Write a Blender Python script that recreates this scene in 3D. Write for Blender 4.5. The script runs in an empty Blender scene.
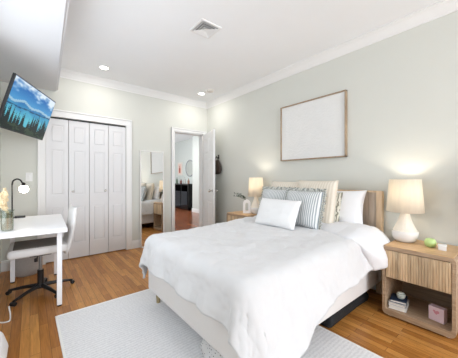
import bpy, bmesh, math, random
from mathutils import Vector, Matrix, noise, Euler
random.seed(7)
PI = math.pi
R = math.radians
SC = bpy.context.scene
COL = SC.collection

# ------------------------------------------------------------------ camera, world, light, exposure
H_CAM = 1.18
cam = bpy.data.cameras.new('camera'); camo = bpy.data.objects.new('camera', cam); COL.objects.link(camo)
camo.location = (0, 0, H_CAM); camo.rotation_euler = (R(90), 0, R(-39.2))
cam.sensor_width = 36; cam.lens = 36*244/458; cam.shift_y = -0.5/458; cam.clip_start = 0.02
SC.camera = camo
SC.view_settings.view_transform = 'Standard'; SC.view_settings.look = 'None'
SC.view_settings.exposure = 0.10; SC.view_settings.gamma = 1.0; SC.view_settings.use_curve_mapping = False
SC.cycles.use_denoising = True
SC.cycles.max_bounces = 10; SC.cycles.diffuse_bounces = 6
SC.cycles.sample_clamp_indirect = 6
w = bpy.data.worlds.new('sky'); SC.world = w; w.use_nodes = True
bg = w.node_tree.nodes['Background']; bg.inputs[0].default_value = (0.82, 0.92, 1.0, 1); bg.inputs[1].default_value = 2.0

def area(name, loc, rot, sx, sy, power, col=(1, 1, 1), spread=180):
    l = bpy.data.lights.new(name, 'AREA'); l.shape = 'RECTANGLE'; l.size = sx; l.size_y = sy; l.energy = power; l.color = col
    l.spread = R(spread)
    o = bpy.data.objects.new(name, l); COL.objects.link(o); o.location = loc; o.rotation_euler = rot
    return o
WIN_F = (-0.15, 2.45, 0.5, 2.35)      # unseen window behind the camera, sized for its daylight, x0 x1 z0 z1
WIN_L = (0.9, 2.8, 0.75, 2.20)     # unseen window added in the left wall to even out the light, y0 y1 z0 z1
area("daylight_front_fill", (1.35, -3.44, 1.45), (R(90+8), 0, 0), 2.2, 1.8, 152, (0.93, 0.975, 1.05))  # added daylight lamp at the unseen window, power tuned to fill the room
area("daylight_side_fill", (-0.62, 1.85, 1.45), (R(90+28), 0, R(-90+32)), 1.8, 1.2, 20, (0.94, 0.975, 1.04))  # added daylight lamp at the unseen window, tilted up to brighten the ceiling
area('daylight_hall_window', (1.95, 8.0, 1.6), (R(90), 0, R(-90)), 1.6, 1.7, 42, (0.92, 0.96, 1.0))

# ------------------------------------------------------------------ materials
def lin(c): return tuple((x/12.92 if x <= .04045 else ((x+.055)/1.055)**2.4) for x in c)
def rgb(r, g, b): return lin((r/255, g/255, b/255)) + (1,)
class NT:
    def __init__(s, name):
        s.m = bpy.data.materials.new(name); s.m.use_nodes = True; s.t = s.m.node_tree; s.b = s.t.nodes['Principled BSDF']
    def n(s, typ, **kw):
        x = s.t.nodes.new(typ)
        for k, v in kw.items():
            if k in x.inputs.keys() if isinstance(k, str) else False: x.inputs[k].default_value = v
            else: setattr(x, k, v)
        return x
    def l(s, a, b): s.t.links.new(a, b)
    def set(s, k, v): s.b.inputs[k].default_value = v
def simple(name, col, rough=.6, metal=0, bump=0, bscale=60, var=0, vscale=5, spec=None, sheen=0):
    q = NT(name); q.set('Base Color', col); q.set('Roughness', rough); q.set('Metallic', metal)
    if spec is not None: q.set('Specular IOR Level', spec)
    if sheen: q.set('Sheen Weight', sheen)
    tc = q.n('ShaderNodeTexCoord')
    nz = q.n('ShaderNodeTexNoise'); nz.inputs['Scale'].default_value = vscale; nz.inputs['Detail'].default_value = 4
    q.l(tc.outputs['Object'], nz.inputs['Vector'])
    mx = q.n('ShaderNodeMix', data_type='RGBA')
    k = max(var, .012)
    mx.inputs['A'].default_value = tuple(min(1, c*(1-k)) for c in col[:3])+(1,)
    mx.inputs['B'].default_value = tuple(min(1, c*(1+k)) for c in col[:3])+(1,)
    q.l(nz.outputs['Fac'], mx.inputs['Factor']); q.l(mx.outputs['Result'], q.b.inputs['Base Color'])
    if bump:
        n2 = q.n('ShaderNodeTexNoise'); n2.inputs['Scale'].default_value = bscale; n2.inputs['Detail'].default_value = 3
        q.l(tc.outputs['Object'], n2.inputs['Vector'])
        bp = q.n('ShaderNodeBump'); bp.inputs['Strength'].default_value = bump; bp.inputs['Distance'].default_value = .01
        q.l(n2.outputs['Fac'], bp.inputs['Height']); q.l(bp.outputs['Normal'], q.b.inputs['Normal'])
    return q.m
def emis(name, col, s):
    q = NT(name); q.set('Base Color', (0, 0, 0, 1)); q.set('Emission Color', col); q.set('Emission Strength', s); return q.m
def wood(name, ca, cb, rough=.5, axis='Y', stretch=14, scale=6, bump=.05, detail=5, strips=None):
    q = NT(name); q.set('Roughness', rough)
    tc = q.n('ShaderNodeTexCoord'); mp = q.n('ShaderNodeMapping'); q.l(tc.outputs['Object'], mp.inputs['Vector'])
    sc = [scale*stretch]*3; sc['XYZ'.index(axis)] = scale
    mp.inputs['Scale'].default_value = sc
    nz = q.n('ShaderNodeTexNoise'); nz.inputs['Scale'].default_value = 1; nz.inputs['Detail'].default_value = detail; nz.inputs['Distortion'].default_value = .6
    q.l(mp.outputs['Vector'], nz.inputs['Vector'])
    cr = q.n('ShaderNodeValToRGB'); cr.color_ramp.elements[0].position = .32; cr.color_ramp.elements[1].position = .68
    cr.color_ramp.elements[0].color = ca; cr.color_ramp.elements[1].color = cb
    q.l(nz.outputs['Fac'], cr.inputs['Fac'])
    out = cr.outputs['Color']
    if strips:   # strips: (axis, width) tone variation per strip
        ax, wd = strips
        sp = q.n('ShaderNodeSeparateXYZ'); q.l(tc.outputs['Object'], sp.inputs[0])
        dv = q.n('ShaderNodeMath', operation='DIVIDE'); q.l(sp.outputs['XYZ'.index(ax)], dv.inputs[0]); dv.inputs[1].default_value = wd
        fl = q.n('ShaderNodeMath', operation='FLOOR'); q.l(dv.outputs[0], fl.inputs[0])
        wn = q.n('ShaderNodeTexWhiteNoise', noise_dimensions='1D'); q.l(fl.outputs[0], wn.inputs['W'])
        mr = q.n('ShaderNodeMapRange'); q.l(wn.outputs['Value'], mr.inputs['Value']); mr.inputs['To Min'].default_value = .78; mr.inputs['To Max'].default_value = 1.22
        vm = q.n('ShaderNodeVectorMath', operation='SCALE'); q.l(out, vm.inputs[0]); q.l(mr.outputs['Result'], vm.inputs['Scale'])
        out = vm.outputs['Vector']
    q.l(out, q.b.inputs['Base Color'])
    bp = q.n('ShaderNodeBump'); bp.inputs['Strength'].default_value = bump; bp.inputs['Distance'].default_value = .01
    q.l(nz.outputs['Fac'], bp.inputs['Height']); q.l(bp.outputs['Normal'], q.b.inputs['Normal'])
    return q.m
def floor_mat(name, cols, rough=.32):
    q = NT(name); q.set('Roughness', rough); q.set('Specular IOR Level', .33)
    tc = q.n('ShaderNodeTexCoord'); mp = q.n('ShaderNodeMapping'); q.l(tc.outputs['Object'], mp.inputs['Vector'])
    mp.inputs['Rotation'].default_value = (0, 0, R(90))
    br = q.n('ShaderNodeTexBrick'); q.l(mp.outputs['Vector'], br.inputs['Vector'])
    br.offset = .37; br.inputs['Scale'].default_value = 1; br.inputs['Brick Width'].default_value = .62; br.inputs['Row Height'].default_value = .057
    br.inputs['Mortar Size'].default_value = .0012; br.inputs['Mortar Smooth'].default_value = .3; br.inputs['Bias'].default_value = 0
    br.inputs['Color1'].default_value = (0, 0, 0, 1); br.inputs['Color2'].default_value = (1, 1, 1, 1); br.inputs['Mortar'].default_value = (.5, .5, .5, 1)
    cr = q.n('ShaderNodeValToRGB'); e = cr.color_ramp.elements
    e[0].position = 0; e[0].color = cols[0]; e[1].position = 1; e[1].color = cols[2]; x = e.new(.5); x.color = cols[1]
    q.l(br.outputs['Color'], cr.inputs['Fac'])
    m2 = q.n('ShaderNodeMapping'); q.l(tc.outputs['Object'], m2.inputs['Vector']); m2.inputs['Scale'].default_value = (70, 5, 1)
    nz = q.n('ShaderNodeTexNoise'); nz.inputs['Scale'].default_value = 1; nz.inputs['Detail'].default_value = 5; nz.inputs['Distortion'].default_value = .8
    q.l(m2.outputs['Vector'], nz.inputs['Vector'])
    mr = q.n('ShaderNodeMapRange'); q.l(nz.outputs['Fac'], mr.inputs['Value'])
    mr.inputs['From Min'].default_value = .3; mr.inputs['From Max'].default_value = .7; mr.inputs['To Min'].default_value = .78; mr.inputs['To Max'].default_value = 1.18
    vm = q.n('ShaderNodeVectorMath', operation='SCALE'); q.l(cr.outputs['Color'], vm.inputs[0]); q.l(mr.outputs['Result'], vm.inputs['Scale'])
    mx = q.n('ShaderNodeMix', data_type='RGBA'); q.l(br.outputs['Fac'], mx.inputs['Factor']); q.l(vm.outputs['Vector'], mx.inputs['A'])
    mx.inputs['B'].default_value = rgb(70, 40, 20); q.l(mx.outputs['Result'], q.b.inputs['Base Color'])
    return q.m
def stripes(name, ca, cb, period, axis='X', duty=.5, rough=.9, soft=.12, jitter=0, bump=.1):
    q = NT(name); q.set('Roughness', rough)
    tc = q.n('ShaderNodeTexCoord'); sp = q.n('ShaderNodeSeparateXYZ'); q.l(tc.outputs['Object'], sp.inputs[0])
    src = sp.outputs['XYZ'.index(axis)]
    if jitter:
        nz = q.n('ShaderNodeTexNoise'); nz.inputs['Scale'].default_value = 18; q.l(tc.outputs['Object'], nz.inputs['Vector'])
        ma = q.n('ShaderNodeMath', operation='MULTIPLY_ADD'); q.l(nz.outputs['Fac'], ma.inputs[0]); ma.inputs[1].default_value = jitter; q.l(src, ma.inputs[2])
        src = ma.outputs[0]
    dv = q.n('ShaderNodeMath', operation='MULTIPLY'); q.l(src, dv.inputs[0]); dv.inputs[1].default_value = 2*PI/period
    sn = q.n('ShaderNodeMath', operation='SINE'); q.l(dv.outputs[0], sn.inputs[0])
    mr = q.n('ShaderNodeMapRange'); q.l(sn.outputs[0], mr.inputs['Value'])
    c = math.cos(PI*duty); mr.inputs['From Min'].default_value = c-soft*3; mr.inputs['From Max'].default_value = c+soft*3
    mx = q.n('ShaderNodeMix', data_type='RGBA'); q.l(mr.outputs['Result'], mx.inputs['Factor'])
    mx.inputs['A'].default_value = ca; mx.inputs['B'].default_value = cb; q.l(mx.outputs['Result'], q.b.inputs['Base Color'])
    n2 = q.n('ShaderNodeTexNoise'); n2.inputs['Scale'].default_value = 160; q.l(tc.outputs['Object'], n2.inputs['Vector'])
    bp = q.n('ShaderNodeBump'); bp.inputs['Strength'].default_value = bump; bp.inputs['Distance'].default_value = .005
    q.l(n2.outputs['Fac'], bp.inputs['Height']); q.l(bp.outputs['Normal'], q.b.inputs['Normal'])
    return q.m
def glass_mat(name, tint=(1, 1, 1, 1), gloss=.1):
    m = bpy.data.materials.new(name); m.use_nodes = True; t = m.node_tree; t.nodes.clear()
    o = t.nodes.new('ShaderNodeOutputMaterial'); a = t.nodes.new('ShaderNodeBsdfTransparent'); g = t.nodes.new('ShaderNodeBsdfGlossy')
    g.inputs['Roughness'].default_value = .03; a.inputs[0].default_value = tint
    mx = t.nodes.new('ShaderNodeMixShader'); mx.inputs[0].default_value = gloss
    t.links.new(a.outputs[0], mx.inputs[1]); t.links.new(g.outputs[0], mx.inputs[2]); t.links.new(mx.outputs[0], o.inputs[0]); return m
def shade_mat(name, col):
    m = bpy.data.materials.new(name); m.use_nodes = True; t = m.node_tree; t.nodes.clear()
    o = t.nodes.new('ShaderNodeOutputMaterial'); a = t.nodes.new('ShaderNodeBsdfDiffuse'); g = t.nodes.new('ShaderNodeBsdfTranslucent')
    tc = t.nodes.new('ShaderNodeTexCoord'); mp = t.nodes.new('ShaderNodeMapping'); mp.inputs['Scale'].default_value = (55, 55, 3)
    nz = t.nodes.new('ShaderNodeTexNoise'); nz.inputs['Scale'].default_value = 1
    cr = t.nodes.new('ShaderNodeValToRGB'); cr.color_ramp.elements[0].position = .35; cr.color_ramp.elements[1].position = .65
    cr.color_ramp.elements[0].color = tuple(c*.94 for c in col[:3])+(1,); cr.color_ramp.elements[1].color = col
    t.links.new(tc.outputs['Object'], mp.inputs[0]); t.links.new(mp.outputs[0], nz.inputs['Vector']); t.links.new(nz.outputs['Fac'], cr.inputs[0])
    t.links.new(cr.outputs[0], a.inputs[0]); t.links.new(cr.outputs[0], g.inputs[0])
    mx = t.nodes.new('ShaderNodeMixShader'); mx.inputs[0].default_value = .42
    t.links.new(a.outputs[0], mx.inputs[1]); t.links.new(g.outputs[0], mx.inputs[2]); t.links.new(mx.outputs[0], o.inputs[0]); return m

M = dict(
    wall=simple('wall_paint', rgb(207, 208, 201), .85, bump=.03, bscale=120),
    wall_hall=simple('hall_wall_paint', rgb(205, 209, 205), .85),
    ceil=simple('ceiling_paint', rgb(236, 238, 240), .9),
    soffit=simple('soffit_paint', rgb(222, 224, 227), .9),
    trim=simple('white_trim_paint', rgb(228, 228, 227), .45),
    door=simple('white_door_paint', rgb(221, 221, 222), .5),
    floor=floor_mat('oak_strip_floor', [rgb(156, 100, 44), rgb(178, 120, 58), rgb(196, 140, 74)], .30),
    hfloor=floor_mat('hall_oak_floor', [rgb(120, 66, 40), rgb(142, 80, 50), rgb(160, 96, 62)], .2),
    black=simple('black_plastic', rgb(22, 22, 24), .4),
    blackm=simple('black_metal', rgb(26, 25, 25), .35, .3),
    desk=simple('white_lacquer', rgb(238, 238, 240), .35),
    duvet=simple('white_duvet_cotton', rgb(210, 210, 211), .95, bump=.08, bscale=300, sheen=.2),
    flap=simple('white_duvet_underside', rgb(222, 222, 224), .95, bump=.08, bscale=300, sheen=.2),
    sheet=simple('white_sheet', rgb(235, 234, 233), .95),
    mattress=simple('mattress_ticking', rgb(228, 226, 222), .95),
    bedbase=simple('grey_beige_upholstery', rgb(224, 220, 217), .95, bump=.25, bscale=350, sheen=.2),
    leg=wood('pale_wood_leg', rgb(150, 135, 100), rgb(175, 158, 120), axis='Z'),
    lamp_white=simple('glazed_ceramic', rgb(222, 219, 216), .22),
    lamp_cream=simple('rough_cream_ceramic', rgb(232, 224, 210), .9, bump=.5, bscale=120),
    shade=shade_mat('linen_lampshade', rgb(246, 238, 223)),
    chrome=simple('brushed_nickel', rgb(190, 186, 180), .25, 1),
    steel=simple('steel_column', rgb(150, 150, 152), .3, .9),
    whitefab=simple('white_chair_fabric', rgb(226, 225, 224), .8, bump=.1, bscale=200),
    seatshade=simple('shaded_white_seat_fabric', rgb(112, 106, 100), .9, bump=.1, bscale=200),  # white seat top under the desk, its shade painted as dark grey
    basket=simple('grey_felt_basket', rgb(176, 172, 168), .95, bump=.6, bscale=90, var=.12, vscale=60),
    pot=simple('dark_pot', rgb(60, 58, 56), .7),
    green=simple('green_leaf', rgb(70, 96, 66), .6, var=.3, vscale=20),
    sage=simple('dusty_green_leaf', rgb(90, 104, 88), .7, var=.2, vscale=20),
    pampas=simple('dried_pampas', rgb(222, 202, 166), .95, var=.15, vscale=60),
    mirror=simple('mirror_silver', (0.93, 0.94, 0.93, 1), .01, 1),
    art=simple('white_textured_canvas', rgb(222, 222, 220), .9, bump=.5, bscale=45, var=.04, vscale=10),
)
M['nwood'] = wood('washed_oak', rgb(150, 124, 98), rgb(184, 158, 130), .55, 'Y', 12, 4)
M['nlit'] = wood('washed_oak_lit_top', rgb(190, 152, 108), rgb(214, 178, 134), .45, 'Y', 12, 4)  # same oak made lighter and warmer: light on the top in the colour
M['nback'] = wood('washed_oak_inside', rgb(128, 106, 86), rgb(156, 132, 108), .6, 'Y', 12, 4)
M['reed'] = wood('reeded_oak', rgb(176, 148, 114), rgb(204, 178, 144), .55, 'Z', 10, 5, strips=('Y', .0275))
M['hbwood'] = wood('headboard_oak', rgb(206, 178, 144), rgb(226, 200, 168), .55, 'Z', 10, 3)
M['hbstrip'] = wood('headboard_strips', rgb(164, 148, 132), rgb(190, 174, 158), .6, 'Z', 8, 3, strips=('Y', .075))
M['frame'] = wood('picture_frame_wood', rgb(140, 120, 98), rgb(170, 148, 122), .5, 'Z', 6, 8)
M['sham'] = stripes('blue_grey_ticking', rgb(222, 223, 222), rgb(150, 158, 162), .0215, 'X', .45, jitter=.004)
M['ruffle'] = stripes('ruffle_ticking', rgb(208, 208, 202), rgb(138, 142, 136), .02, 'X', .5, jitter=.02)
M['cream'] = stripes('cream_ribbed_weave', rgb(228, 220, 206), rgb(212, 202, 186), .030, 'X', .5, jitter=.012, soft=.3, bump=.5)
M['zig'] = stripes('olive_leaf_print', rgb(208, 204, 190), rgb(126, 124, 110), .026, 'X', .45, jitter=.05)
M['pillow'] = simple('white_pillow_cotton', rgb(238, 238, 240), .95, bump=.05, bscale=200)
M['lumbar'] = simple('white_woven_cushion', rgb(232, 232, 232), .95, bump=.35, bscale=220)

# ------------------------------------------------------------------ mesh helpers
def mesh_of(bm, name):
    bmesh.ops.recalc_face_normals(bm, faces=bm.faces)
    me = bpy.data.meshes.new(name); bm.to_mesh(me); bm.free(); return me
def obj(name, bm, mat, parent=None, smooth=False, loc=None, rot=None, label=None):
    me = mesh_of(bm, name); me.materials.append(mat)
    if smooth:
        me.shade_smooth()
        if smooth != 'full': 
            try: me.set_sharp_from_angle(angle=R(40))
            except Exception: pass
    o = bpy.data.objects.new(name, me); COL.objects.link(o)
    if parent: o.parent = parent
    if loc: o.location = loc
    if rot: o.rotation_euler = rot
    if label: o['label'] = label
    return o
def thing(name, label, cat, loc=(0, 0, 0), rotz=0, group=None):
    o = bpy.data.objects.new(name, None); COL.objects.link(o); o.empty_display_size = .1
    o.location = loc; o.rotation_euler = (0, 0, rotz); o['label'] = label; o['category'] = cat
    if group: o['group'] = group
    return o
def tag(o, label, cat, group=None):
    o['label'] = label; o['category'] = cat
    if group: o['group'] = group
    return o
def struct(name, bm, mat, parent=None, smooth=False):
    o = obj(name, bm, mat, parent, smooth)
    if not parent: o['kind'] = 'structure'
    return o
def B(): return bmesh.new()
def box(bm, x0, x1, y0, y1, z0, z1, bev=0, seg=2, mat=None):
    c = Vector(((x0+x1)/2, (y0+y1)/2, (z0+z1)/2))
    r = bmesh.ops.create_cube(bm, size=1)
    vs = r['verts']
    for v in vs:
        v.co = Vector((v.co.x*(x1-x0), v.co.y*(y1-y0), v.co.z*(z1-z0)))+c
    if bev:
        es = list({e for v in vs for e in v.link_edges})
        g = bmesh.ops.bevel(bm, geom=es, offset=bev, segments=seg, affect='EDGES', profile=.5)
        vs = list({v for f in g['faces'] for v in f.verts} | {v for v in vs if v.is_valid})
    if mat is not None:
        bmesh.ops.transform(bm, matrix=mat, verts=vs)
    return vs
def lathe(bm, prof, c=(0, 0, 0), n=32, cap=True, mat=None):
    rings = []; allv = []
    for r, z in prof:
        ring = [bm.verts.new((c[0]+max(r, 1e-4)*math.cos(2*PI*i/n), c[1]+max(r, 1e-4)*math.sin(2*PI*i/n), c[2]+z)) for i in range(n)]
        rings.append(ring); allv += ring
    for a, b in zip(rings, rings[1:]):
        for i in range(n): bm.faces.new((a[i], a[(i+1) % n], b[(i+1) % n], b[i]))
    if cap: bm.faces.new(rings[0][::-1]); bm.faces.new(rings[-1])
    if mat is not None: bmesh.ops.transform(bm, matrix=mat, verts=allv)
    return allv
def tube(bm, pts, r, n=10, cap=True):
    pts = [Vector(p) for p in pts]; rs = r if isinstance(r, (list, tuple)) else [r]*len(pts)
    rings = []; up = Vector((0, 0, 1))
    prev = None
    for i, p in enumerate(pts):
        t = (pts[min(i+1, len(pts)-1)]-pts[max(i-1, 0)]).normalized()
        if prev is None:
            a = t.cross(up)
            if a.length < .05: a = t.cross(Vector((1, 0, 0)))
        else: a = prev-t*prev.dot(t)
        a.normalize(); prev = a; b = t.cross(a)
        rings.append([bm.verts.new(p+(a*math.cos(2*PI*k/n)+b*math.sin(2*PI*k/n))*rs[i]) for k in range(n)])
    for a, b in zip(rings, rings[1:]):
        for i in range(n): bm.faces.new((a[i], a[(i+1) % n], b[(i+1) % n], b[i]))
    if cap: bm.faces.new(rings[0][::-1]); bm.faces.new(rings[-1])
def spline(pts, n=8):
    P = [Vector(p) for p in pts]; P = [2*P[0]-P[1]]+P+[2*P[-1]-P[-2]]; out = []
    for i in range(1, len(P)-2):
        for k in range(n):
            t = k/n; a, b, c, d = P[i-1:i+3]
            out.append(.5*((2*b)+(-a+c)*t+(2*a-5*b+4*c-d)*t*t+(-a+3*b-3*c+d)*t**3))
    out.append(P[-2]); return out
def grid(bm, f, nu, nv, close=False):
    vs = [[bm.verts.new(f(i/nu, j/nv)) for j in range(nv+1)] for i in range(nu+1)]
    for i in range(nu):
        for j in range(nv): bm.faces.new((vs[i][j], vs[i+1][j], vs[i+1][j+1], vs[i][j+1]))
    return vs
def prism(bm, poly, z0, z1):
    a = [bm.verts.new((x, y, z0)) for x, y in poly]; b = [bm.verts.new((x, y, z1)) for x, y in poly]
    n = len(poly); bm.faces.new(a[::-1]); bm.faces.new(b)
    for i in range(n): bm.faces.new((a[i], a[(i+1) % n], b[(i+1) % n], b[i]))
def wall_holes(bm, axis, pos, thick, a0, a1, z0, z1, holes):
    """wall slab along axis ('x' or 'y') with rectangular holes (h0,h1,hz0,hz1); pos = inner face, thick signed"""
    p0, p1 = sorted((pos, pos+thick))
    def bx(u0, u1, w0, w1):
        if u1-u0 < 1e-5 or w1-w0 < 1e-5: return
        if axis == 'x': box(bm, u0, u1, p0, p1, w0, w1)
        else: box(bm, p0, p1, u0, u1, w0, w1)
    u = a0
    for h0, h1, hz0, hz1 in sorted(holes):
        bx(u, h0, z0, z1); bx(h0, h1, z0, hz0); bx(h0, h1, hz1, z1); u = h1
    bx(u, a1, z0, z1)

# ------------------------------------------------------------------ room shell
XR, YB, ZC = 2.845, 4.21, 2.72
YF = -3.20
SK = .0423                                     # the left side of the room runs slightly out of square
def xl(y): return -.285-SK*(YB-y)
def xs(y): return .307-SK*(YB-y)
DX0, DX1, DZ = 2.10, 2.746, 2.075             # doorway
CX0, CX1, CZ = .167, 1.232, 2.05              # closet opening
bm = B(); box(bm, -.75, XR+.1, YF-.1, YB+.01, -.1, 0); struct('floor', bm, M['floor'])
bm = B(); box(bm, -.75, XR+.1, YF-.1, YB+.1, ZC, ZC+.1); struct('ceiling', bm, M['ceil'])
bm = B(); wall_holes(bm, 'x', YB, .12, -.6, XR+.12, 0, ZC, [(CX0, CX1, 0, CZ), (DX0, DX1, 0, DZ)]); struct('wall_back', bm, M['wall'])
bm = B(); box(bm, XR, XR+.12, YF-.12, YB, 0, ZC); struct('wall_right', bm, M['wall'])
bm = B(); wall_holes(bm, 'x', YF, -.12, -.75, XR, 0, ZC, [WIN_F]); struct('wall_front', bm, M['wall'])
# left wall, out of square: built straight in a turned frame
bm = B(); wall_holes(bm, 'y', 0, -.12, -7.6, 0, 0, ZC, [(WIN_L[0]-YB, WIN_L[1]-YB, WIN_L[2], WIN_L[3])])
o = struct('wall_left', bm, M['wall']); o.location = (xl(YB), YB, 0); o.rotation_euler = (0, 0, -math.atan(SK))
# closet cavity
bm = B(); box(bm, CX0-.1, CX1+.1, YB+.62, YB+.68, 0, CZ+.2); box(bm, CX0-.12, CX0-.06, YB+.12, YB+.68, 0, CZ+.2); box(bm, CX1+.06, CX1+.12, YB+.12, YB+.68, 0, CZ+.2)
box(bm, CX0-.1, CX1+.1, YB+.12, YB+.68, CZ+.2, CZ+.25); struct('wall_closet', bm, M['wall'])
bm = B(); box(bm, CX0-.06, CX1+.06, YB+.0101, YB+.62, -.1, -.001); struct('floor_closet', bm, M['floor'])
# soffit over the left side
bm = B(); prism(bm, [(xl(YF)-.0, YF), (xs(YF), YF), (xs(YB), YB), (xl(YB), YB)], 2.405, ZC)
es = [e for e in bm.edges if abs(e.verts[0].co.z-2.405) < 1e-4 and abs(e.verts[1].co.z-2.405) < 1e-4 and min(e.verts[0].co.x, e.verts[1].co.x) > -.1]
bmesh.ops.bevel(bm, geom=es, offset=.022, segments=5, affect='EDGES')
o = struct('ceiling_soffit', bm, M['soffit'], smooth=True)
# crown moulding
CR = [(0, 0), (.0, -.098), (.010, -.098), (.014, -.085), (.022, -.078), (.040, -.055), (.062, -.030), (.074, -.022), (.080, -.012), (.092, -.010), (.092, 0)]
def sweep_profile(bm, path, normals, prof, z0):
    rings = []
    for (x, y), (nx, ny) in zip(path, normals):
        rings.append([bm.verts.new((x+nx*a, y+ny*a, z0+b)) for a, b in prof])
    n = len(prof)
    for a, b in zip(rings, rings[1:]):
        for i in range(n): bm.faces.new((a[i], a[(i+1) % n], b[(i+1) % n], b[i]))
    bm.faces.new(rings[0]); bm.faces.new(rings[-1][::-1])
bm = B(); sweep_profile(bm, [(xs(YB)+.001, YB), (XR, YB)], [(0, -1), (-1, -1)], CR, ZC); struct('trim_crown_back', bm, M['trim'])
bm = B(); sweep_profile(bm, [(XR, YB), (XR, YF)], [(-1, -1), (-1, 0)], CR, ZC); struct('trim_crown_right', bm, M['trim'])
# baseboards
BP = [(0, 0), (.016, 0), (.016, .105), (.010, .118), (.010, .130), (0, .135)]
def base(name, p0, p1, nrm):
    bm = B(); sweep_profile(bm, [p0, p1], [nrm, nrm], BP, 0); struct(name, bm, M['trim'])
base('baseboard_back', (CX1+.096, YB), (DX0-.062, YB), (0, -1))
base('baseboard_right', (XR, YB), (XR, YF), (-1, 0))
base('baseboard_left_side', (xl(YB)+.001, YB), (CX0-.096, YB), (0, -1))
# casings
def casing(name, x0, x1, zt, wd, top=None, y=YB, th=.02):
    top = top or wd
    bm = B()
    for a, b in ((x0-wd, x0), (x1, x1+wd)):
        box(bm, a, b, y-th, y, 0, zt+top, .003); 
    box(bm, x0-wd, x1+wd, y-th-.002, y, zt, zt+top, .003)
    box(bm, x0-wd, x0-wd+.018, y-th-.012, y, 0, zt+top, .004); box(bm, x1+wd-.018, x1+wd, y-th-.012, y, 0, zt+top, .004)
    box(bm, x0-wd, x1+wd, y-th-.014, y, zt+top-.018, zt+top, .004)
    return struct(name, bm, M['trim'])
casing('trim_closet_casing', CX0, CX1, CZ, .09, .10)
casing('trim_door_casing', DX0, DX1, DZ, .06, .065)
bm = B()
box(bm, DX0-.0, DX0+.018, YB, YB+.12, 0, DZ); box(bm, DX1-.018, DX1, YB, YB+.12, 0, DZ); box(bm, DX0, DX1, YB, YB+.12, DZ-.018, DZ)
struct('trim_door_jamb', bm, M['trim'])
bm = B(); box(bm, CX0, CX1, YB+.03, YB+.06, CZ-.03, CZ-.004); obj_track = struct('trim_closet_track', bm, M['blackm'])
# unseen windows; the bedroom pair is added and sized to light the room
def window_x(name, x0, x1, z0, z1, y, sgn):
    r = thing(name, 'window', 'window', (0, 0, 0)); del r['label']; del r['category']; r['kind'] = 'structure'
    bm = B()
    for a, b in ((x0-.08, x0), (x1, x1+.08)): box(bm, a, b, y, y+sgn*.02, z0-.08, z1+.08)
    box(bm, x0-.08, x1+.08, y, y+sgn*.02, z1, z1+.09); box(bm, x0-.1, x1+.1, y, y+sgn*.06, z0-.04, z0)
    box(bm, x0, x1, y-sgn*.07, y-sgn*.04, (z0+z1)/2-.02, (z0+z1)/2+.02); box(bm, (x0+x1)/2-.02, (x0+x1)/2+.02, y-sgn*.07, y-sgn*.04, z0, z1)
    obj('window_frame', bm, M['trim'], r)
    bm = B(); box(bm, x0, x1, y-sgn*.06, y-sgn*.055, z0, z1); obj('window_pane', bm, M['winglass'], r)
    return r
M['winglass'] = glass_mat('window_glass', gloss=.05)
window_x('window_unseen_1', *WIN_F, YF, 1)
w2 = window_x('window_unseen_2', -(WIN_L[1]-YB), -(WIN_L[0]-YB), WIN_L[2], WIN_L[3], 0, 1)
w2.location = (xl(YB), YB, 0); w2.rotation_euler = (0, 0, R(-90)-math.atan(SK))

# panelled leaf, local: x 0..w, y 0 (front) .. t, z 0..h
def leaf(bm, wd, h, panels, t=.035, x0=0, z0=0, both=False):
    box(bm, x0, x0+wd, .008, t-.008, z0, z0+h)
    zs = sorted({a for p in panels for a in p[2:4]})
    for side in ((0, 1) if both else (0,)):
        ya, yb = (0, .009) if side == 0 else (t-.009, t)
        cols = sorted({(p[0], p[1]) for p in panels})
        # stiles
        xx = [0]+[v for c in cols for v in c]+[wd]
        for k in range(0, len(xx), 2): box(bm, x0+xx[k], x0+xx[k+1], ya, yb, z0, z0+h)
        rows = sorted({(p[2], p[3]) for p in panels}); zz = [0]+[v for r in rows for v in r]+[h]
        for c in cols:
            for k in range(0, len(zz), 2): box(bm, x0+c[0], x0+c[1], ya, yb, z0+zz[k], z0+zz[k+1])
        for p in panels:
            g = .014; yf = (.001, .011) if side == 0 else (t-.011, t-.001)
            box(bm, x0+p[0]+g, x0+p[1]-g, yf[0], yf[1], z0+p[2]+g, z0+p[3]-g, .0075, 1)
# closet bifold doors
LW = (CX1-CX0)/4
for i in range(4):
    r = thing('door_%d' % (i+1), 'x', 'x', (CX0+LW*i+.003, YB+.012, .012)); del r['label']; del r['category']; r['kind'] = 'structure'
    bm = B(); a, b = .052, LW-.055
    leaf(bm, LW-.006, CZ-.036, [(a, b, .22, .76), (a, b, .93, 1.58), (a, b, 1.68, 1.93)])
    obj('door_leaf', bm, M['door'], r)
    if i in (1, 2):
        kx = .05 if i == 1 else LW-.05
        bm = B(); lathe(bm, [(.006, 0), (.006, .012), (.015, .018), (.017, .026), (.012, .033), (.002, .035)], n=16, mat=Matrix.Translation((kx, 0, .98)) @ Matrix.Rotation(R(90), 4, 'X'))
        obj('door_knob', bm, M['chrome'], r, True)
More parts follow.
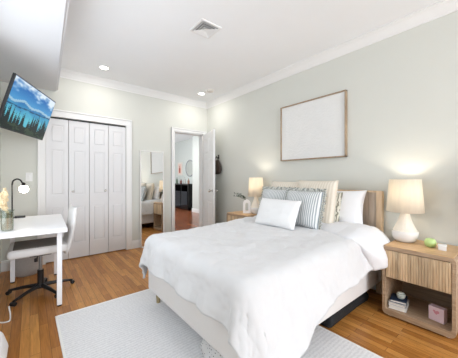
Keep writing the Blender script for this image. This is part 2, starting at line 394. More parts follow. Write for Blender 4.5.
# room door, open into the room
hinge = Vector((DX1-.004, YB-.03, .01)); free = Vector((2.525, 3.56, .01))
dv = free-hinge; DL = .70
r = thing('door_5', 'x', 'x', hinge, math.atan2(dv.y, dv.x)); del r['label']; del r['category']; r['kind'] = 'structure'
bm = B(); W2 = DL
leaf(bm, W2, DZ-.03, [(.09, .31, .2, .75), (.39, .61, .2, .75), (.09, .31, .92, 1.55), (.39, .61, .92, 1.55), (.09, .31, 1.66, 1.93), (.39, .61, 1.66, 1.93)], both=True)
obj('door_leaf', bm, M['trim'], r)
for s in (0, 1):
    bm = B()
    mt = Matrix.Translation((W2-.06, 0 if s == 0 else .035, .95)) @ Matrix.Rotation(R(90 if s == 0 else -90), 4, 'X')
    lathe(bm, [(.028, 0), (.028, .005), (.01, .008), (.01, .03), (.022, .038), (.029, .052), (.026, .066), (.004, .072)], n=20, mat=mt)
    obj('door_knob', bm, M['chrome'], r, True)

# ------------------------------------------------------------------ hallway beyond the door
HX0, HX1, HX2, HY1, HY2 = 1.85, 4.45, 4.85, 7.5, 9.7
bm = B(); box(bm, HX0-.1, 5.2, YB+.0101, 10.0, -.1, -.001); struct('floor_hall', bm, M['hfloor'])
bm = B(); box(bm, HX0-.1, 5.2, YB+.1201, 10.0, 2.72, 2.8); struct('ceiling_hall', bm, M['ceil'])
bm = B(); box(bm, HX1, HX1+.5, YB+.12, HY1, 0, 2.72); box(bm, HX2, HX2+.12, HY1, 9.82, 0, 2.72)
struct('wall_hall_right', bm, M['wall_hall'])
bm = B(); box(bm, HX0-.1, HX2+.1, HY2, HY2+.12, 0, 2.72); struct('wall_hall_far', bm, M['wall_hall'])
bm = B(); wall_holes(bm, 'y', HX0, -.12, YB+.12, 9.82, 0, 2.72, [(7.1, 8.9, .7, 2.4)]); struct('wall_hall_left', bm, M['wall_hall'])
bm = B(); box(bm, HX0, HX1, 6.2, 6.35, 2.46, 2.72); struct('ceiling_hall_beam', bm, M['ceil'])
bm = B(); sweep_profile(bm, [(HX1, YB+.12), (HX1, HY1-.0)], [(-1, 0), (-1, 0)], BP, 0); sweep_profile(bm, [(HX1-.016, HY1), (HX2, HY1)], [(0, 1), (0, 1)], BP, 0)
struct('baseboard_hall', bm, M['trim'])
w3 = window_x('window_3', -1.8, 0, .7, 2.4, 0, 1); w3.location = (HX0, 7.1, 0); w3.rotation_euler = (0, 0, R(-90))
area('hall_fill_light', (3.3, 6.9, 2.68), (0, 0, 0), .3, .3, 20, (1, .95, .88))  # unseen lamp added to brighten the hall, no fixture modelled

# ------------------------------------------------------------------ objects in the hallway
t = thing('console_cabinet', 'black open console cabinet standing against the wall of the room beyond the doorway', 'cabinet', (HX2-.01, 8.72, 0), 0)
blk = simple('black_lacquer', rgb(20, 18, 20), .2)
bm = B(); box(bm, -.36, 0, -.86, .9, .93, .98, .004); obj('cabinet_top', bm, blk, t)
bm = B()
for y0, y1 in ((-.86, -.80), (-.32, -.29), (.30, .33), (.84, .90)): box(bm, -.35, 0, y0, y1, 0, .93)
box(bm, -.35, 0, -.86, .9, .04, .08); box(bm, -.02, 0, -.86, .9, 0, .93); obj('carcass', bm, blk, t)
bm = B(); box(bm, -.33, -.02, -.8, .84, .48, .50); obj('shelf', bm, blk, t)
gm = simple('smoked_glass_doors', rgb(60, 62, 70), .06, .8)
for y0, y1 in ((-.79, -.33), (-.28, .29), (.34, .83)):
    bm = B(); box(bm, -.365, -.352, y0, y1, .10, .70); obj('door', bm, gm, t)
k = 0
for (yy, hh, cc, lb) in ((-.55, .20, rgb(150, 110, 90), 'amber bottle on the black console nearest the doorway'), (-.25, .26, rgb(190, 190, 185), 'pale bottle on the middle of the black console'), (.05, .17, rgb(120, 60, 50), 'dark red bottle on the black console'), (.4, .24, rgb(90, 110, 90), 'green bottle on the far end of the black console')):
    bm = B(); lathe(bm, [(.038, 0), (.04, .02), (.04, hh*.6), (.014, hh*.75), (.014, hh)], n=14)
    tag(obj('bottle', bm, simple('bottle_glass_%d' % k, cc, .15), None, True, loc=(HX2-.17, 8.72+yy, .98)), lb, 'bottle', 'bottles on the hall console'); k += 1
t = thing('wall_mirror', 'round mirror hanging above the black console beyond the doorway', 'mirror', (HX2-.002, 8.35, 1.58))
mt = Matrix.Rotation(R(-90), 4, 'Y')
bm = B(); lathe(bm, [(.30, 0), (.30, .012)], n=40, mat=mt); obj('mirror_glass', bm, M['mirror'], t)
bm = B(); lathe(bm, [(.30, 0), (.30, .02), (.315, .022), (.33, .02), (.33, 0)], n=40, cap=False, mat=mt); obj('mirror_frame', bm, simple('silver_leaf', rgb(150, 152, 158), .4, .4), t, True)
t = thing('framed_print', 'small print with a red figure on the wall beyond the doorway', 'picture', (HX2-.002, 9.15, 1.58))
bm = B(); box(bm, -.02, 0, -.2, .2, -.27, .27, .003); obj('print_frame', bm, simple('pale_mount', rgb(222, 214, 206), .7), t)
bm = B(); box(bm, -.024, -.02, -.13, .13, -.2, .2); obj('print_paper', bm, simple('pink_wash', rgb(226, 196, 184), .7, var=.12, vscale=9), t)
bm = B()
def fig(bm, pts): vs = [bm.verts.new((-.0255, y, z)) for y, z in pts]; bm.faces.new(vs)
fig(bm, [(-.05, -.17), (.05, -.17), (.06, -.02), (.03, .06), (-.02, .07), (-.06, 0)])
r_ = bmesh.ops.extrude_face_region(bm, geom=bm.faces[:]); bmesh.ops.translate(bm, vec=(-.002, 0, 0), verts=[v for v in r_['geom'] if isinstance(v, bmesh.types.BMVert)])
lathe(bm, [(.028, 0), (.028, .003)], n=14, mat=Matrix.Translation((-.0255, 0, .1)) @ Matrix.Rotation(R(-90), 4, 'Y'))
obj('painted_figure', bm, simple('red_brown_ink', rgb(176, 86, 66), .7), t)

# ------------------------------------------------------------------ ceiling fixtures
def downlight(x, y, label):
    t = thing('recessed_light', label, 'ceiling light', (x, y, ZC), 0, 'recessed ceiling lights')
    bm = B(); lathe(bm, [(.052, -.001), (.052, -.006), (.066, -.008), (.072, -.004), (.072, 0)], n=32, cap=False); obj('trim_ring', bm, M['trim'], t, True)
    bm = B(); lathe(bm, [(.052, -.001), (.052, -.005)], n=32); obj('diffuser', bm, emis('downlight_glow', (1, .96, .9, 1), 9), t)
    l = bpy.data.lights.new('recessed_bulb', 'AREA'); l.shape = 'DISK'; l.size = .1; l.energy = 4.6; l.color = (1, .95, .90)
    o = bpy.data.objects.new('recessed_bulb', l); COL.objects.link(o); o.location = (0, 0, -.012); o.parent = t
downlight(.796, 3.72, 'round recessed ceiling light above the white closet doors')
downlight(2.41, 3.74, 'round recessed ceiling light in front of the doorway, beside the smoke detector')
bm = B(); lathe(bm, [(.062, 0), (.062, -.012), (.055, -.028), (.03, -.034), (.028, -.030), (.002, -.030)], n=32)
tag(obj('smoke_detector', bm, simple('detector_plastic', rgb(214, 211, 205), .5), None, True, loc=(2.43, 3.50, ZC)), 'round white smoke detector on the ceiling near the doorway', 'smoke detector')
t = thing('ceiling_vent', 'square white ceiling air vent with stepped louvres', 'vent', (1.40, 2.10, ZC))
bm = B()
def ring(bm, a, b, z0, z1, z2=None):
    o1 = [bm.verts.new((sx*a, sy*a, z0)) for sx, sy in ((-1, -1), (1, -1), (1, 1), (-1, 1))]
    o2 = [bm.verts.new((sx*b, sy*b, z1)) for sx, sy in ((-1, -1), (1, -1), (1, 1), (-1, 1))]
    for i in range(4): bm.faces.new((o1[i], o1[(i+1) % 4], o2[(i+1) % 4], o2[i]))
ring(bm, .122, .118, 0, -.008); ring(bm, .118, .094, -.008, -.006)
obj('vent_frame', bm, M['trim'], t)
for a in (.092, .066, .042):
    bm = B(); ring(bm, a, a-.020, -.014, -.002); ring(bm, a-.001, a-.021, -.0125, -.001); ring(bm, a, a+.001, -.014, -.0175); ring(bm, a+.001, a+.0025, -.0175, -.014)
    obj('louvre', bm, M['trim'], t)
bm = B(); box(bm, -.018, .018, -.018, .018, -.012, -.004, .002); obj('vent_plate', bm, M['trim'], t)
bm = B(); box(bm, -.1, .1, -.1, .1, -.0015, -.0005); obj('vent_shade_plate', bm, simple('duct_shade', rgb(48, 48, 50), .9), t)  # flat dark plate standing for the shade inside the duct

# ------------------------------------------------------------------ light switch
t = thing('light_switch', 'white light switch on the back wall beside the closet casing', 'light switch', (-.01, YB, 1.2))
bm = B(); box(bm, -.036, .036, -.008, 0, -.058, .058, .003); obj('switch_plate', bm, M['trim'], t)
bm = B(); box(bm, -.012, .012, -.013, -.008, -.025, .025, .002); obj('switch_rocker', bm, M['trim'], t)

# ------------------------------------------------------------------ television
from mathutils import Quaternion
ax = Vector((.261, .159, 1.165)); q = Quaternion(ax.normalized(), ax.length)
t = thing('television', 'television showing pine trees and a blue lake, on an arm above the desk', 'television', (.012, 3.371, 1.892))
t.rotation_mode = 'QUATERNION'; t.rotation_quaternion = q
TW, TH = .90, .51
bm = B(); box(bm, -TW/2, TW/2, 0, .026, -TH/2, TH/2, .004); box(bm, -TW*.36, TW*.36, .03, .06, -TH*.40, TH*.28, .01)
obj('casing', bm, M['black'], t)
NX, NZ = 120, 68
me = bpy.data.meshes.new('screen'); bw = .010
vs = []; fs = []
for j in range(NZ+1):
    for i in range(NX+1):
        vs.append((-TW/2+bw+(TW-2*bw)*i/NX, -.0012, -TH/2+bw+(TH-2*bw)*j/NZ))
for j in range(NZ):
    for i in range(NX):
        a = j*(NX+1)+i; fs.append((a, a+1, a+NX+2, a+NX+1))
me.from_pydata(vs, [], fs); at = me.color_attributes.new('picture', 'FLOAT_COLOR', 'POINT')
rt = random.Random(3); trees = []
for k in range(44):
    trees.append((rt.uniform(-.02, 1.02), .27+.2*rt.random()+(.10 if rt.random() < .25 else 0), rt.uniform(.012, .026)))
trees += [(.10, .50, .022), (.17, .46, .02), (.93, .40, .03)]
def mixc(a, b, t): t = max(0, min(1, t)); return tuple(x+(y-x)*t for x, y in zip(a, b))
def pic(x, z):
    nz = noise.noise(Vector((x*6, z*9, 1)))*.5+noise.noise(Vector((x*17, z*22, 4)))*.3
    sky = mixc((70, 150, 205), (20, 92, 170), (z-.62)/.3)
    c = sky
    cl = z-(.86+.03*math.sin(x*5))+nz*.26
    if z > .62: c = mixc(c, (222, 234, 244), (cl+.08)*7 if cl > -.1 and z < .97 else 0)
    if z <= .66:
        m = .60+.05*noise.noise(Vector((x*5, 0, 9)))
        c = (52, 120, 172) if z < m else c
        if m-.035 < z < m+.012: c = mixc(c, (188, 214, 226), .75)
        if z < m-.035: c = mixc((92, 188, 208), (40, 120, 178), (z-.32)/.26+nz*.6)
        if abs(z-(.50+.05*(x-.5))+nz*.03) < .012: c = (24, 70, 110)
    for tx, th, tw in trees:
        if z < th:
            wd = tw*(th-z)/.22+.002+.004*math.sin(z*260)
            if abs(x-tx) < wd: c = (18, 36, 38)
    if z < .16+.04*noise.noise(Vector((x*9, 0, 2))): c = (22, 34, 30)
    if z < .14+.05*noise.noise(Vector((x*14, 3, 2))) and nz > .02: c = (48, 66, 48)
    return c
for i, v in enumerate(vs):
    c = pic((v[0]+TW/2)/TW, (v[2]+TH/2)/TH); at.data[i].color = lin([a/255 for a in c])+(1,)
q_ = NT('screen_picture'); vc = q_.n('ShaderNodeVertexColor'); vc.layer_name = 'picture'
q_.set('Base Color', (.01, .01, .01, 1)); q_.set('Roughness', .25); q_.set('Specular IOR Level', .1); q_.l(vc.outputs['Color'], q_.b.inputs['Emission Color']); q_.set('Emission Strength', .95)
me.materials.append(q_.m); o = bpy.data.objects.new('screen', me); COL.objects.link(o); o.parent = t
bm = B(); inv = q.to_matrix().to_4x4().inverted()
def tl(p): return inv @ (Vector(p)-Vector((.012, 3.371, 1.892)))
back = Vector((0, .06, 0)); wallp = Vector((xl(3.75)+.02, 3.75, 1.86))
tube(bm, [back, back+Vector((0, .05, 0)), tl((-.16, 3.62, 1.87)), tl(wallp)], .016, 10)
box(bm, -.1, .1, .055, .068, -.1, .1)
obj('mounting_arm', bm, M['blackm'], t)

# ------------------------------------------------------------------ desk
DZT = .735
DA = -R(2.2)
t = thing('desk', 'white rectangular desk with square legs along the left wall', 'desk', (.262, 2.62, 0), DA)
bm = B(); box(bm, -.56, 0, 0, 1.10, DZT-.036, DZT, .003); obj('tabletop', bm, M['desk'], t)
for lx, ly in ((-.055, .13), (-.055, 1.05), (-.50, .13), (-.455, 1.05)):
    lg = B(); box(lg, lx-.02, lx+.02, ly-.02, ly+.02, .012, DZT-.036, .003); g = obj('leg', lg, M['desk'], t)
    f = B(); lathe(f, [(.018, 0), (.018, .013)], (lx, ly, 0), n=14); obj('rubber_foot', f, M['black'], g)
# desk lamp
LX, LY = -.155, 3.655
t = thing('desk_lamp', 'slim black desk lamp with a glowing globe at the back of the desk', 'lamp', (LX, LY, DZT))
bm = B(); box(bm, .02, .115, -.04, .035, 0, .022, .006); box(bm, -.02, .04, -.02, .02, 0, .012, .004); obj('base', bm, M['blackm'], t)
bm = B(); tube(bm, [(0, 0, .01), (0, 0, .385)], .0065, 12); obj('pole', bm, M['blackm'], t)
bm = B(); tube(bm, spline([(0, 0, .375), (.008, -.002, .415), (.03, -.01, .435), (.05, -.015, .438), (.072, -.02, .425), (.082, -.02, .405), (.092, -.02, .385)]), .0085, 12)
lathe(bm, [(.006, .055), (.016, .045), (.024, .02), (.026, 0)], (.10, -.02, .345), n=20); obj('arm', bm, M['blackm'], t, True)
gl = glass_mat('clear_globe', (1, .99, .97, 1), .12)
bm = B(); bmesh.ops.create_uvsphere(bm, u_segments=24, v_segments=16, radius=.055, matrix=Matrix.Translation((.10, -.02, .325))); obj('globe', bm, gl, t, 'full')
bm = B(); bmesh.ops.create_uvsphere(bm, u_segments=20, v_segments=12, radius=.045, matrix=Matrix.Translation((.10, -.02, .325))); obj('bulb', bm, emis('desk_bulb_glow', (1, .93, .82, 1), 18), t, 'full')
# glass vase with pampas
t = thing('pampas_vase', 'glass vase of dried beige pampas on the front of the desk', 'vase', (-.150, 2.80, DZT))
bm = B(); lathe(bm, [(.030, 0), (.040, .01), (.042, .12), (.042, .165), (.048, .172), (.048, .176), (.038, .172), (.038, .012), (.002, .012)], n=28, cap=False); obj('vase_body', bm, glass_mat('vase_glass', (.80, .84, .78, 1), .16), t, True)
bm = B(); lathe(bm, [(.034, .014), (.034, .11)], n=24); obj('pink_filling', bm, simple('pink_sand', rgb(226, 200, 196), .8), t, True)
bm = B(); lathe(bm, [(.035, .112), (.035, .15)], n=24); obj('green_stems', bm, simple('olive_moss', rgb(120, 116, 84), .9, var=.3, vscale=90), t, True)
rp = random.Random(11)
for k in range(7):
    a = rp.uniform(-.13, -.01); b = rp.uniform(-.05, .05); h = rp.uniform(.27, .36)
    bm = B(); base_pt = Vector((0, 0, .15)); tip = Vector((a, b, h))
    pts = spline([base_pt, base_pt.lerp(tip, .5)+Vector((0, 0, .02)), tip], 8)
    n_ = len(pts); rs = [.0025 if i < n_*.3 else .004+.018*math.sin(PI*min(1, (i-n_*.3)/(n_*.7))) for i in range(n_)]
    tube(bm, pts, rs, 8)
    for v in bm.verts: v.co += Vector((rp.gauss(0, .0045), rp.gauss(0, .0045), rp.gauss(0, .006)))
    obj('pampas_plume', bm, M['pampas'], t)

# ------------------------------------------------------------------ office chair
t = thing('office_chair', 'white swivel chair on a black star base pushed up to the desk', 'chair', (.085, 3.19, 0), 0)
bm = B()
def seatf(u, v):
    a, b = u*2-1, v*2-1
    return None
box(bm, -.25, .215, -.23, .23, .435, .51, .032, 4)
for v in bm.verts:
    if v.co.z > .46: v.co.z += .012*(abs(v.co.y)/.23)**2-.004
obj('seat', bm, M['whitefab'], t, True)
bm = B(); box(bm, -.21, .17, -.20, .19, .505, .522, .008, 2); obj('seat_top_shade', bm, M['seatshade'], t, True, label='white seat top with its shade painted grey')  # thin layer carrying the painted shade on the seat top
bm = B()
def bk(s):
    def f(u, v):
        a = v*2-1; z = .40+u*.475
        wdt = .205*(1-.12*(u-.5)**2*4*(.4 if u > .5 else 1))
        x = .195+.075*u+.05*math.sin(u*PI*.9)*.3-.035*(a*a)*-1
        edge = min(1, (1-abs(a))*6)*min(1, min(u, 1-u)*10)
        th = .022*max(.12, edge)**.5
        return (x+.02*a*a*-1+s*th, a*wdt, z)
    return f
for s in (-1, 1): grid(bm, bk(s), 20, 16)
bmesh.ops.remove_doubles(bm, verts=bm.verts, dist=.0002)
# close rim
bmesh.ops.bridge_loops(bm, edges=[e for e in bm.edges if e.is_boundary])
obj('backrest', bm, M['whitefab'], t, 'full')
bm = B(); box(bm, .10, .21, -.03, .03, .40, .425, .006); tube(bm, [(.20, 0, .41), (.24, 0, .45), (.262, 0, .55)], .016, 10); obj('back_bracket', bm, M['black'], t, True)
bm = B(); lathe(bm, [(.028, .08), (.028, .24)], n=20); obj('column_cover', bm, M['black'], t, True)
bm = B(); lathe(bm, [(.016, .24), (.016, .40)], n=20); obj('gas_column', bm, M['steel'], t, True)
bm = B(); box(bm, -.09, .09, -.07, .07, .395, .425, .006); tube(bm, [(-.02, -.06, .405), (-.04, -.21, .40)], .007, 8); lathe(bm, [(.014, 0), (.014, .03)], (-.04, -.215, .385), n=12); obj('seat_mechanism', bm, M['black'], t)
hub = B(); lathe(hub, [(.04, .055), (.045, .075), (.035, .10)], n=20); obj('base_hub', hub, M['black'], t, True)
for k in range(5):
    a = R(8+72*k); c, s = math.cos(a), math.sin(a)
    bm = B(); tube(bm, [(c*.03, s*.03, .08), (c*.16, s*.16, .068), (c*.285, s*.285, .046)], [.022, .017, .012], 8); lg = obj('leg', bm, M['black'], t, True)
    bm = B(); tube(bm, [(c*.285-s*.02, s*.285+c*.02, .025), (c*.285+s*.02, s*.285-c*.02, .025)], .019, 14); obj('caster', bm, M['black'], lg, True)

# wastebasket, cords, floor cushion
bm = B(); lathe(bm, [(.115, 0), (.13, .02), (.148, .12), (.152, .27), (.156, .275), (.150, .278), (.142, .27), (.135, .12), (.12, .012), (.002, .012)], n=36, cap=False)
for v in bm.verts: v.co.x *= 1+.01*math.sin(9*v.co.y/.1)
tag(obj('wastebasket', bm, M['basket'], None, True, loc=(-.03, 3.93, 0)), 'round grey woven basket on the floor behind the desk chair', 'basket')
wc = simple('white_cord', rgb(225, 225, 222), .5)
bm = B(); tube(bm, spline([(-.26, 2.98, .70), (-.25, 2.99, .45), (-.262, 2.96, .2), (-.24, 2.90, .02), (-.20, 2.74, .006), (-.135, 2.70, .006), (-.13, 2.78, .02), (-.14, 2.80, .09)]), .0055, 8)
tag(obj('power_cord', bm, wc, None, True), 'white power cord hanging from the desk and looping on the floor', 'cord', 'white cords below the desk')
bm = B(); tube(bm, spline([(-.235, 3.10, .70), (-.243, 3.12, .5), (-.232, 3.08, .3), (-.248, 3.10, .1), (-.225, 3.16, .008), (-.28, 3.35, .008)]), .0055, 8)
tag(obj('power_cord', bm, wc, None, True), 'white power cord dropping straight down behind the looped cord', 'cord', 'white cords below the desk')
bm = B(); box(bm, -.12, .105, -.21, .19, 0, .165, .05, 5)
for v in bm.verts:
    v.co.x += .03*(1-v.co.z/.165)*(1 if v.co.x > 0 else 0)
    v.co += Vector(noise.noise_vector(v.co*9))*.008
    v.co.z = max(0, v.co.z)
tag(obj('floor_cushion', bm, M['pillow'], None, 'full', loc=(-.245, 2.10, 0)), 'white cloth cushion on the wood floor at the lower left edge', 'cushion')

# ------------------------------------------------------------------ leaning mirror
t = thing('standing_mirror', 'tall narrow mirror with a thin white frame against the back wall', 'mirror', (1.667, YB-.055, 0), R(.3)); t.rotation_euler[0] = -R(1.15)
bm = B(); W_, H_ = .43, 1.665
box(bm, -W_/2+.012, W_/2-.012, .0, .012, .012, H_-.012); obj('mirror_glass', bm, M['mirror'], t)
bm = B()
for a, b, c, d in ((-W_/2, -W_/2+.016, 0, H_), (W_/2-.016, W_/2, 0, H_), (-W_/2, W_/2, 0, .016), (-W_/2, W_/2, H_-.016, H_)): box(bm, a, b, -.010, .016, c, d, .002)
obj('mirror_frame', bm, simple('white_mirror_frame', rgb(226, 225, 222), .5), t)

# ------------------------------------------------------------------ hook and bag behind the door
t = thing('wall_hook', 'small metal hook on the wall behind the open door', 'hook', (XR, 3.80, 1.60))
bm = B(); box(bm, -.012, 0, -.015, .015, -.04, .04, .003); tube(bm, spline([(-.01, 0, -.01), (-.05, 0, -.02), (-.06, 0, .0), (-.06, 0, .015)]), .005, 8); obj('hook_body', bm, M['blackm'], t)
t = thing('shoulder_bag', 'dark brown bag hanging on the wall behind the open door', 'bag', (XR-.055, 3.80, 1.60))
bag = simple('dark_brown_leather', rgb(66, 54, 46), .6, var=.2, vscale=12)
bm = B()
def bagf(s):
    def f(u, v):
        a = v*2-1; z = -.07-.27*u; wd = .06+.10*math.sin(min(1, u*1.25)*PI/2)
        th = .045*math.sqrt(max(0, (1-a*a)))*math.sqrt(max(0, math.sin(PI*min(.98, max(.02, u)))))
        return (s*th, a*wd*(1-.35*max(0, u-.75)*4*.5), z+.02*a*a)
    return f
for s in (-1, 1): grid(bm, bagf(s), 16, 14)
bmesh.ops.remove_doubles(bm, verts=bm.verts, dist=.0005); obj('bag_body', bm, bag, t, 'full')
bm = B(); tube(bm, spline([(0, -.055, -.08), (0, -.03, -.02), (0, 0, 0), (0, .03, -.02), (0, .055, -.08)]), .007, 8); obj('strap', bm, bag, t, True)

# ------------------------------------------------------------------ picture over the bed
t = thing('wall_art', 'white textured canvas in a thin wood frame above the bed', 'picture', (XR, 1.79, 1.815))
W_, H_ = .94, .77
bm = B(); box(bm, -.028, -.002, -W_/2+.012, W_/2-.012, -H_/2+.012, H_/2-.012); obj('canvas', bm, M['art'], t)
bm = B()
for a, b, c, d in ((-W_/2, -W_/2+.014, -H_/2, H_/2), (W_/2-.014, W_/2, -H_/2, H_/2), (-W_/2, W_/2, -H_/2, -H_/2+.014), (-W_/2, W_/2, H_/2-.014, H_/2)): box(bm, -.045, -.001, a, b, c, d, .0015)
obj('picture_frame', bm, M['frame'], t)

# ------------------------------------------------------------------ rug
t = thing('area_rug', 'light grey flat woven rug with a white edge under the bed', 'rug', (.18, .25, 0), R(.4))
q_ = NT('rug_weave'); q_.set('Roughness', .98)
tc = q_.n('ShaderNodeTexCoord'); wv = q_.n('ShaderNodeTexWave', wave_type='BANDS', bands_direction='Y', wave_profile='SIN'); q_.l(tc.outputs['Object'], wv.inputs['Vector'])
wv.inputs['Scale'].default_value = 12; wv.inputs['Distortion'].default_value = 1.5; wv.inputs['Detail'].default_value = 3; wv.inputs['Detail Scale'].default_value = 3
ns = q_.n('ShaderNodeTexNoise'); ns.inputs['Scale'].default_value = 85; ns.inputs['Detail'].default_value = 4; q_.l(tc.outputs['Object'], ns.inputs['Vector'])
ma = q_.n('ShaderNodeMath', operation='MULTIPLY_ADD'); q_.l(wv.outputs['Fac'], ma.inputs[0]); ma.inputs[1].default_value = .30; q_.l(ns.outputs['Fac'], ma.inputs[2])
cr = q_.n('ShaderNodeValToRGB'); cr.color_ramp.elements[0].position = .38; cr.color_ramp.elements[1].position = .85
cr.color_ramp.elements[0].color = rgb(212, 212, 214); cr.color_ramp.elements[1].color = rgb(232, 232, 233)
q_.l(ma.outputs[0], cr.inputs[0]); q_.l(cr.outputs[0], q_.b.inputs['Base Color'])
bp = q_.n('ShaderNodeBump'); bp.inputs['Strength'].default_value = .5; bp.inputs['Distance'].default_value = .004; q_.l(ma.outputs[0], bp.inputs['Height']); q_.l(bp.outputs['Normal'], q_.b.inputs['Normal'])
bm = B(); box(bm, .014, 1.596, .014, 2.276, .001, .009); obj('rug_field', bm, q_.m, t)
bm = B()
for a, b, c, d in ((0, .016, 0, 2.29), (1.594, 1.61, 0, 2.29), (0, 1.61, 0, .016), (0, 1.61, 2.274, 2.29)): box(bm, a, b, c, d, .001, .011, .002)
obj('rug_binding', bm, simple('white_rug_binding', rgb(232, 231, 229), .95), t)

# ------------------------------------------------------------------ bed
BX0, BX1, BY0, BY1 = .87, 2.775, .94, 2.29
bed = thing('bed', 'upholstered grey beige platform bed with a striped wood headboard', 'bed', (BX0, (BY0+BY1)/2, 0))
bw2 = (BY1-BY0)/2
bm = B(); box(bm, 0, BX1-BX0, -bw2, bw2, .13, .385, .022, 4)
obj('bed_base', bm, M['bedbase'], bed, True)
for lx, ly in ((.07, -bw2+.08), (.07, bw2-.08), (1.2, -bw2+.08), (1.2, bw2-.08)):
    z0 = .0095 if lx < .9 else 0.0
    bm = B(); lathe(bm, [(.017, z0), (.024, .13)], (lx, ly, 0), n=16); obj('leg', bm, M['leg'], bed, True)
hx = BX1-BX0
bm = B(); box(bm, hx+.012, hx+.045, -bw2+.055, bw2-.055, .25, 1.045); 
for k in range(17):
    y0 = -bw2+.055+k*.0735
    box(bm, hx+.002, hx+.014, y0+.001, min(y0+.0725, bw2-.055), .25, 1.045, .002)
obj('headboard_panel', bm, M['hbstrip'], bed, label='grey brown vertical wood strips')
for s in (-1, 1):
    bm = B(); y0, y1 = sorted((s*(bw2-.055), s*(bw2-.0))); box(bm, hx-.004, hx+.055, y0, y1, 0, 1.052, .006, 2); obj('headboard_post', bm, M['hbwood'], bed, True, label='pale oak headboard post')
bm = B(); box(bm, hx-.002, hx+.05, -bw2+.055, bw2-.055, 1.035, 1.052, .003); obj('headboard_rail', bm, M['hbwood'], bed)
bm = B(); box(bm, BX0+.015, BX1-.02, BY0+.01, BY1-.01, .386, .585, .05, 5)
tag(obj('mattress', bm, M['mattress'], None, True), 'thick white mattress lying on the bed base under the duvet', 'mattress')

# duvet: flat cloth draped over a rounded block, flat coords p (x) and s (y)
X0, X1, Y0, Y1 = BX0+.06, 2.70, BY0+.045, BY1-.045
def ztop(x, y):
    return .628+.035*max(0, min(1, (x-1.3)/1.0))+.012*noise.noise(Vector((x*2.2, y*2.2, 3)))
def drape(p, s, lift=0, seed=0):
    dx = min(0, p-X0); dy = (s-Y0) if s < Y0 else ((s-Y1) if s > Y1 else 0)
    cx = max(p, X0); cy = max(Y0, min(Y1, s))
    d = math.hypot(dx, dy)
    z = ztop(cx, cy)+lift
    n = Vector((p*3.1, s*3.1, 7+seed))
    wr = .014*noise.noise(n)+.010*noise.noise(n*2.4)+.006*noise.noise(n*6)+.003*noise.noise(n*13)
    # long diagonal soft folds on the top
    wr += .006*math.sin((p*1.0-s*1.7)*9+2*noise.noise(n*.5))*max(0, noise.noise(Vector((p*1.3, s*1.3, 2)))+.25)
    if d < 1e-9: return Vector((p, s, z+wr))
    ux, uy = dx/d, dy/d
    rr = .085
    if d < rr*PI/2:
        a = d/rr; out, down = rr*math.sin(a), rr*(1-math.cos(a))
    else:
        e = d-rr*PI/2; out = rr+.035*min(1, e/.2)+(.16*e if uy < -.3 else 0); down = rr+e*.98
    # hanging folds
    along = s if abs(ux) > abs(uy) else p
    fold = min(1, d/.25)*(.009*math.sin(along*17+1.3*math.sin(along*5))+.010*noise.noise(Vector((p*4, s*4, 5))))
    nx, ny = ux, uy
    t_ = min(1, d/(rr*PI/2))
    return Vector((cx+nx*(out+fold+wr*t_), cy+ny*(out+fold+wr*t_), z-down+wr*(1-t_)))
def near_drop(x): # length hanging on the near side
    return .31+.03*max(0, min(1, (2.2-x)/.6))+.17*max(0, min(1, (1.50-x)/.40))
bm = B()
NP, NS = 150, 130
FD = .295
def fduv(u, v):
    p = (X0-FD)+u*(2.42-(X0-FD))
    s0 = Y0-near_drop(p); s1 = Y1+.36
    s = s0+v*(s1-s0)
    # head edge sweeps diagonally, near corner pulled back
    k = max(0, u-.7)/.3
    p -= k*.16*max(0, 1-(s-Y0)/.6)*.6
    # ragged hem
    if p < X0: p += .018*noise.noise(Vector((0, s*4, 1)))
    return drape(p, s)
grid(bm, fduv, NP, NS)
dv_ = obj('duvet', bm, M['duvet'], None, 'full'); tag(dv_, 'rumpled white duvet covering the bed and hanging over its foot', 'duvet')
md = dv_.modifiers.new('thick', 'SOLIDIFY'); md.thickness = .022; md.offset = 1
bm = B()
def fflap(u, v):
    s0, s1 = Y0-.315, Y1+.30
    s = s0+v*(s1-s0)
    w_ = max(0, 1-(s-Y0)/.55)
    pa = 2.28-.20*min(1, w_)+.02*math.sin(s*7); pb = 2.70
    if s < Y0: pa += (Y0-s)*.62
    p = pa+u*(pb-pa)
    e = math.sqrt(max(0, 1-(2*u-1)**2)); e2 = min(1, v/.07)**.5*min(1, (1-v)/.05)**.5
    r_ = drape(p, s, 0, 0)
    side = max(0, min(1, (Y0-s)/.13))
    puff = .012+.050*e**.8*e2+.014*noise.noise(Vector((p*7, s*6, 3)))
    r_ += Vector((0, -(puff*1.5+.022*e)*side, puff*(1-side)))
    return r_
def fflap2(u, v):
    return fflap(u, v)
vsg = grid(bm, fflap, 34, 110)
fl = obj('turned_back_fold', bm, M['flap'], dv_, 'full')
md = fl.modifiers.new('thick', 'SOLIDIFY'); md.thickness = .02; md.offset = -1

